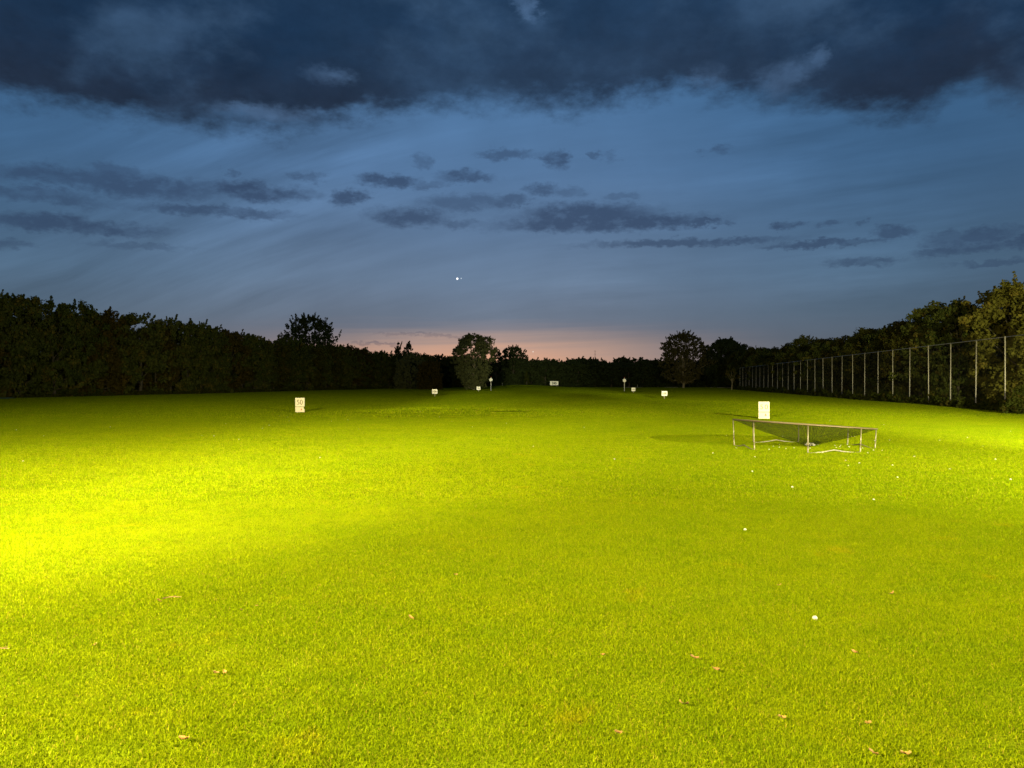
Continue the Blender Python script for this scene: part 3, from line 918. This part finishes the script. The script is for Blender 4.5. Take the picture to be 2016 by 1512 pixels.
post_board(856, 781, 0.67, 0.56, 0.38, '100', M_num_mid, 0.50, 0.27, 'small white board marked 100 on a short post, left of centre', 'distance signs marked 100')
post_board(1308, 785.5, 0.63, 0.54, 0.35, '100', M_num_mid, 0.42, 0.25, 'small white board marked 100 on a short post, right of centre', 'distance signs marked 100')
post_board(942, 771.5, 0.62, 0.54, 0.32, '150', M_num_dark, 0.48, 0.26, 'small white board marked 150 beside the left round-headed pole', 'distance signs marked 150')
post_board(1247, 774, 0.62, 0.54, 0.34, '150', M_num_dark, 0.48, 0.26, 'small white board marked 150 beside the right round-headed pole', 'distance signs marked 150')

# 245 board at the far edge
x245, y245 = (1091 - CX) / F * 226, 226.0
t = empty('long_board', (x245, y245, float(gh(x245, y245))), 'wide white board with bold black 245 before the far wood', 'sign')
b_ = link('board', board_mesh(2.45, 1.2, 0.04, M_white_far, seed=9), t); b_.location = (0, 0, 0.5)
nu = link('numeral', text_mesh('245', 0.78, 1.38, M_num_dark, bold=0.035), b_); nu.location = (0, -0.024, 0.6)
for sx in (-0.8, 0.8):
    mb = MB(); mb.box((sx, 0.06, 0.7), (0.09, 0.07, 1.7)); mb.build('post', M_wood, t)


# poles with a round white head
def disc_pole(px, py, label, hc, rd):
    x, y, z = at(px, py)
    t = empty('target_pole', (x, y, z), label, 'marker pole', 'marker poles with a round white head')
    mb = MB(); mb.tube([(0, 0, -0.2), (0, 0, hc + rd + 0.16)], 0.05, 8); mb.build('pole', M_white_far, t)
    mb = MB(); mb.tube([(0, -0.10, hc), (0, -0.095, hc), (0, -0.055, hc), (0, -0.05, hc)], [rd * .93, rd, rd, rd * .93], 24)
    mb.build('disc', M_white_far, t)
    mb = MB(); mb.tube([(0, 0, hc + rd + 0.14), (0, 0, hc + rd + 0.26)], [0.065, 0.045], 8); mb.build('cap', M_red, t)
    return t


disc_pole(966.5, 769.5, 'thin white pole with round white head left of centre', 2.28, 0.34)
disc_pole(1229.3, 770.5, 'thin white pole with round white head right of centre', 2.10, 0.33)

# far odds and ends at the foot of the wood
for (px, yy, h, lab) in [(989, 232, 1.3, 'short white stake near the far wood left of the young conifer'), (1255, 233, 0.9, 'short white stake near the far wood right of the round-headed pole')]:
    xx_ = (px - CX) / F * yy
    mb = MB(); mb.tube([(0, 0, -0.1), (0, 0, h * .92), (0, 0, h)], [0.05, 0.05, 0.03], 8)
    o = mb.build('marker_stake', M_white); o.location = (xx_, yy, float(gh(xx_, yy))); setp(o, lab, 'stake', 'white stakes near the far wood')
for (px, yy, w, d) in [(1246, 236, 5.5, 1.6), (1322, 233, 4.0, 1.4), (1411, 229, 3.6, 1.3), (1429, 224, 4.5, 1.2)]:
    xx_ = (px - CX) / F * yy
    n = 18
    v = [(w / 2 * math.cos(6.2832 * i / n) * (1 + .12 * math.sin(i * 2.3)), d / 2 * math.sin(6.2832 * i / n), 0.10) for i in range(n)] + [(w / 2 * 1.1 * math.cos(6.2832 * i / n), d / 2 * 1.1 * math.sin(6.2832 * i / n), -0.05) for i in range(n)]
    me = bpy.data.meshes.new('path'); me.from_pydata(v, [], [list(range(n))] + [[i, i + n, (i + 1) % n + n, (i + 1) % n] for i in range(n)]); me.materials.append(M_sand)
    o = link('path', me); o.location = (xx_, yy, float(gh(xx_, yy))); setp(o, kind='structure')
# low rough bank at the left edge
n = 14
v = []
for j, zz in enumerate((-.05, .32, .36, -.05)):
    for i in range(n + 1):
        s = i / n
        v.append((-61.5 + 6.6 * s, 84.5 + (-1.3, -.5, .5, 1.3)[j], zz * (1 - 0.6 * s) + (0.04 * math.sin(i * 2.1) if 0 < j < 3 else 0)))
f = [[j * (n + 1) + i, j * (n + 1) + i + 1, (j + 1) * (n + 1) + i + 1, (j + 1) * (n + 1) + i] for j in range(3) for i in range(n)]
me = bpy.data.meshes.new('grass_bank'); me.from_pydata(v, [], f); me.materials.append(M_teal)
setp(link('grass_bank', me), kind='structure')
# thin mast over the far trees
mb = MB(); mb.tube([(0, 0, 0), (0, 0, 13.6)], [0.16, 0.06], 6)
for k_ in range(3): mb.box((0, 0, 11 + k_ * 1.1), (0.9, 0.05, 0.05))
o = mb.build('mast', M_post); o.location = ((1171.5 - CX) / F * 290, 290, 0); setp(o, 'thin mast rising just above the far wood', 'mast')


# ------------------------------------------------------------------ cone net on a round tube frame
CN = Vector((8.77, 23.15, 0.0))
RAD = 2.03
net = empty('cone_net', CN, 'round steel frame with a dark cone shaped ball net sagging to the grass', 'target net')


def ring_z(a, r=RAD):
    # the frame leans: low on the right and at the back
    return 0.70 - 0.130 * r * math.cos(a) / RAD - 0.055 * r * math.sin(a) / RAD


mb = MB()
mb.tube([(RAD * math.cos(2 * math.pi * k / 64), RAD * math.sin(2 * math.pi * k / 64), ring_z(2 * math.pi * k / 64)) for k in range(64)], 0.018, 8, closed=True)
mb.build('ring', M_ring, net)
angs = [28, 73, 118, 163, 208, 253, 298, 343]
LEG = 1.96
tops = []
for a in angs:
    t_ = R(a)
    p = Vector((LEG * math.cos(t_), LEG * math.sin(t_), 0))
    zt = ring_z(t_, LEG) - 0.02
    mb = MB()
    mb.tube([(p.x * 1.03, p.y * 1.03, zt), (p.x * 1.02, p.y * 1.02, 0.20)], 0.016, 8)
    mb.tube([(p.x * 1.02, p.y * 1.02, 0.235), (p.x * 1.015, p.y * 1.015, 0.02)], 0.0195, 8)       # sleeve over the foot bend
    mb.build('leg', M_steel, net)
for a0, a1 in ((28, -17), (118, 73), (208, 163), (298, 253)):
    q0 = Vector((LEG * 1.012 * math.cos(R(a0)), LEG * 1.012 * math.sin(R(a0)), 0)); q1 = Vector((LEG * 1.012 * math.cos(R(a1)), LEG * 1.012 * math.sin(R(a1)), 0))
    d = (q1 - q0).normalized()
    m_ = (q0 + q1) / 2
    up = Vector((0, 0, 1))
    path = [q0 + up * .05, q0 + up * .02 + d * .01, q0 + up * .006 + d * .05, q0 + up * .004 + d * .14, q0.lerp(m_, .62) + up * .035, m_ + up * .085,
            q1.lerp(m_, .62) + up * .035, q1 + up * .004 - d * .14, q1 + up * .006 - d * .05, q1 + up * .02 - d * .01, q1 + up * .05]
    mb = MB(); mb.tube(path, 0.0165, 8); mb.build('foot_bar', M_steel, net)


def net_mat():
    m, t = new_mat('woven_net')
    at_ = t.n('ShaderNodeAttribute', attribute_name='weave'); at_.attribute_type = 'GEOMETRY'
    s = t.n('ShaderNodeSeparateXYZ'); t.l.new(at_.outputs['Vector'], s.inputs[0])
    fa = t.math('FRACT', t.math('MULTIPLY', s.outputs[0], 260.0)); fb = t.math('FRACT', t.math('MULTIPLY', s.outputs[1], 90.0))
    hole = t.math('MULTIPLY', t.math('GREATER_THAN', fa, 0.22), t.math('GREATER_THAN', fb, 0.22))
    d = t.n('ShaderNodeBsdfDiffuse'); d.inputs[0].default_value = (0.022, 0.026, 0.012, 1)
    tr = t.n('ShaderNodeBsdfTransparent')
    ms = t.n('ShaderNodeMixShader'); t.l.new(hole, ms.inputs[0]); t.l.new(d.outputs[0], ms.inputs[1]); t.l.new(tr.outputs[0], ms.inputs[2])
    out(t, ms.outputs[0])
    return m


M_net = net_mat()
na, nrad = 96, 16
AP = Vector((0.22, 0.0, 0.055))
v, wv = [], []
for j in range(nrad + 1):
    s = j / nrad
    for i in range(na):
        a = 2 * math.pi * i / na
        rim = Vector((RAD * 0.99 * math.cos(a), RAD * 0.99 * math.sin(a), ring_z(a) - 0.012))
        bot = AP + Vector((0.15 * math.cos(a), 0.15 * math.sin(a), 0))
        p = rim.lerp(bot, s)
        p.z += -0.05 * math.sin(math.pi * s) * (1 - s) + 0.006 * math.sin(a * 11 + s * 9) * math.sin(math.pi * s)
        p.z = max(p.z, 0.05)
        v.append(p); wv.append((i / na, s, 0))
v.append(AP + Vector((0, 0, -0.012))); wv.append((0, 1, 0))
f = [[j * na + i, j * na + (i + 1) % na, (j + 1) * na + (i + 1) % na, (j + 1) * na + i] for j in range(nrad) for i in range(na)]
f += [[nrad * na + i, nrad * na + (i + 1) % na, len(v) - 1] for i in range(na)]
me = bpy.data.meshes.new('net'); me.from_pydata(v, [], f); me.materials.append(M_net)
a_ = me.attributes.new('weave', 'FLOAT_VECTOR', 'CORNER')
buf = []
for p in me.polygons:
    c = [wv[vi] for vi in p.vertices]
    if max(q[0] for q in c) - min(q[0] for q in c) > 0.5:
        c = [(q[0] + 1 if q[0] < 0.5 else q[0], q[1], 0) for q in c]
    buf += [x for q in c for x in q]
a_.data.foreach_set('vector', buf)
me.polygons.foreach_set('use_smooth', [True] * len(me.polygons)); me.update()
link('net', me, net)
# dark edging where the net is laced round the tube
mb = MB()
mb.tube([((RAD - .035) * math.cos(2 * math.pi * k / 64), (RAD - .035) * math.sin(2 * math.pi * k / 64), ring_z(2 * math.pi * k / 64) - .014) for k in range(64)], 0.011, 6, closed=True)
mb.build('net_hem', M_wire, net)


# ------------------------------------------------------------------ golf balls
def ball_mesh():
    import bmesh
    bm = bmesh.new(); bmesh.ops.create_icosphere(bm, subdivisions=2, radius=0.0214)
    me = bpy.data.meshes.new('golf_ball'); bm.to_mesh(me); bm.free()
    me.polygons.foreach_set('use_smooth', [True] * len(me.polygons)); me.materials.append(M_ball)
    return me


BALL = ball_mesh()


def ball(x, y, z, label, group):
    o = link('golf_ball', BALL); o.location = (x, y, z); o.rotation_euler = (random.uniform(0, 6), random.uniform(0, 6), 0)
    return setp(o, label, 'golf ball', group)


sp = [(277, 690), (483, 787), (685, 670), (753, 680), (827, 695), (917, 690), (1180, 650), (1365, 660), (1378, 685), (1230, 740), (1420, 675), (1520, 675),
      (1500, 650), (1790, 712), (1885, 718), (1728, 742), (1515, 885), (1485, 828), (1635, 855), (1803, 606), (1965, 603), (1905, 430), (1550, 560), (1580, 560),
      (1518, 565), (1310, 390), (20, 745), (170, 550), (790, 560), (750, 650), (2000, 880), (1645, 690), (1670, 690), (1430, 662), (640, 705), (1090, 690)]
for (a, b) in sp:
    x, y, z = at(1400 + a * 0.1786, 760 + b * 0.1786)
    ball(x, y, z + 0.009, 'white golf ball lying on the grass around the cone net', 'golf balls around the cone net')
for (px, py) in [(32, 847), (217, 841), (444, 835), (484, 831), (397, 858), (421, 859), (45, 909), (86, 859), (539, 814.5), (550, 820), (569, 829), (573, 816),
                 (517, 844), (685, 827), (653, 830), (630, 902), (470, 866), (566, 822), (530, 838), (610, 818), (706, 846)]:
    x, y, z = at(px, py); ball(x, y, z + 0.008, 'white golf ball lying on the left lawn around the left 50 board', 'golf balls on the left lawn')
for (px, py) in [(827, 817), (832, 817), (986, 809), (997, 834), (1313, 801), (1285, 812), (890, 830), (1040, 820), (1150, 842), (930, 841), (1090, 812), (865, 822), (1210, 905), (1050, 880)]:
    x, y, z = at(px, py); ball(x, y, z + 0.008, 'white golf ball lying on the middle lawn near the low mound', 'golf balls on the middle lawn')
for (px, py) in [(1767, 941), (1720, 985), (1960, 905), (1870, 925), (1935, 880), (1905, 862), (1990, 850), (1800, 900), (1481, 929), (1560, 960), (1990, 945), (1850, 868)]:
    x, y, z = at(px, py); ball(x, y, z + 0.008, 'white golf ball lying on the right lawn in front of the fence', 'golf balls on the right lawn')
for (px, py, lab) in [(1605, 1220, 'single white golf ball nearest the bottom of the lawn on the right'), (1467, 1045, 'single white golf ball in the grass below the cone net')]:
    x, y, z = at(px, py); ball(x, y, z + 0.011, lab, 'two near golf balls')
for k_ in range(22):
    a = random.uniform(0, 6.28); rr = 0.14 * math.sqrt(random.random())
    ball(CN.x + AP.x + rr * math.cos(a) * 1.05, CN.y + AP.y + rr * math.sin(a), AP.z + 0.02 + (0.036 if k_ > 14 else 0), 'white golf ball heaped in the bottom of the cone net', 'golf balls in the cone net')


# ------------------------------------------------------------------ fallen leaves and twigs
def dead_leaf_mesh(seed, L_, W_, mat, lobes):
    r = random.Random(seed)
    n = 16
    v, f = [], []
    rows = 6
    for i in range(rows + 1):
        s = i / rows
        w = W_ / 2 * math.sin(math.pi * min(max(s, .04), .96)) ** 0.7 * (1 + lobes * math.sin(s * 16))
        for j in range(3):
            u = j - 1
            v.append(((s - .5) * L_, u * w * r.uniform(.85, 1.1), 0.012 * (1 - math.cos(3 * (s - .4))) + abs(u) * r.uniform(.004, .016) + r.uniform(0, .004)))
    for i in range(rows):
        for j in range(2):
            b = i * 3 + j
            f.append([b, b + 1, b + 4, b + 3])
    b = len(v)
    v += [(-L_ / 2 - .022, -.0012, .012), (-L_ / 2 - .022, .0012, .012), (-L_ / 2 + .004, .0012, .003), (-L_ / 2 + .004, -.0012, .003)]
    f.append([b, b + 1, b + 2, b + 3])
    me = bpy.data.meshes.new('dead_leaf'); me.from_pydata(v, [], f); me.materials.append(mat)
    me.polygons.foreach_set('use_smooth', [True] * len(f)); me.update()
    return me


DL = [dead_leaf_mesh(i, .062 + .008 * (i % 3), .040 + .006 * (i % 2), (M_dry, M_dry2)[i % 2], .12 * (i % 2) + .03) for i in range(6)]
leaves = [
    (424, 1333, 1, 'pale rounded dead leaf, left one of a touching pair on the lower left lawn'),
    (442, 1332, 0, 'ragged dead leaf, right one of a touching pair on the lower left lawn'),
    (362, 1466, 2, 'crumpled brown dead leaf at the bottom left of the lawn'),
    (312, 1189, 4, 'flat brown dead leaf next to a twig on the left lawn'),
    (475, 1207, 1, 'small pale dead leaf right of the twig on the left lawn'),
    (504, 1199, 3, 'tiny dead leaf beside the small pale one on the left lawn'),
    (185, 1277, 5, 'small pale fleck of leaf left of the leaf pair'),
    (809, 1223, 2, 'brown dead leaf alone on the middle of the lawn'),
    (897, 1137, 3, 'faint dry leaf far up the middle of the lawn'),
    (1187, 1297, 0, 'small dry leaf in the middle of the lower lawn'),
    (1367, 1303, 2, 'star shaped brown dead leaf right of the middle of the lower lawn'),
    (1410, 1327, 0, 'dark curled dead leaf beside the star shaped one'),
    (1683, 1291, 4, 'ragged brown dead leaf below the near golf ball'),
    (1535, 1158, 3, 'long thin dry leaf above the near golf ball'),
    (1757, 1174, 5, 'thin pale dry leaf at the right of the lawn above the near golf ball'),
    (1346, 1395, 1, 'narrow brown dead leaf lying sideways on the lower lawn'),
    (1540, 1423, 3, 'upright pale dead leaf near the bottom of the lawn'),
    (1711, 1435, 1, 'largest pale dead leaf flat near the bottom right of the lawn'),
    (1218, 1453, 4, 'brown dead leaf at the bottom middle of the lawn'),
    (1720, 1493, 2, 'dull dead leaf at the bottom edge, left one of two'),
    (1785, 1496, 3, 'pale dead leaf at the bottom edge, right one of two')]
for (px, py, kx, lab) in leaves:
    x, y, z = at(px, py)
    o = link('dead_leaf', DL[kx]); o.location = (x, y, z + 0.024)
    o.rotation_euler = (random.uniform(-.35, .1), random.uniform(-.3, .3), random.uniform(-.6, .6) + (0 if kx % 2 else 2.9))
    s = random.uniform(0.6, 0.85)
    if 'tiny' in lab or 'small' in lab: s *= .6
    o.scale = (s, s, s)
    setp(o, lab, 'leaf', 'dead leaves on the lawn')
for (px, py, lab, ln) in [(338, 1186, 'thin dark twig on the left lawn touching a dead leaf', .16), (2, 1290, 'short dark twig at the left edge of the lawn', .10)]:
    x, y, z = at(px, py)
    mb = MB(); mb.tube([(-ln / 2, 0, .0), (-.01, .008, .008), (ln / 2, -.004, .004)], [.005, .004, .002], 6)
    mb.tube([(0, .006, .008), (.03, .03, .012)], [.003, .0015], 5)
    o = mb.build('twig', M_twig); o.location = (x, y, z + .040); o.rotation_euler = (0, 0, .25); setp(o, lab, 'twig', 'twigs on the lawn')


# ------------------------------------------------------------------ lights in the sky
def star(px, py, dia, strength, col, label, group):
    import bmesh
    D = 3000.0
    m, t = new_mat('starlight')
    e = t.n('ShaderNodeEmission'); e.inputs[0].default_value = col; e.inputs[1].default_value = strength
    out(t, e.outputs[0])
    bm = bmesh.new(); bmesh.ops.create_icosphere(bm, subdivisions=2, radius=dia / 2 / F * D)
    me = bpy.data.meshes.new('evening_star'); bm.to_mesh(me); bm.free(); me.materials.append(m)
    o = link('evening_star', me)
    o.location = ((px - CX) / F * D, D, CAMZ + (HY - py) / F * D)
    return setp(o, label, 'star', group)


star(900.4, 548.8, 4.2, 1.6, (1, 1, 1, 1), 'bright white point of light, the larger of a pair in the sky', 'points of light in the sky')
star(908, 548.2, 2.4, 0.75, (0.75, 0.88, 1, 1), 'faint bluish point of light right beside the bright one in the sky', 'points of light in the sky')
star(1049.5, 692.5, 2.4, 0.9, (1, 0.86, 0.72, 1), 'faint warm point of light low in the pink glow above the far wood', 'points of light in the sky')
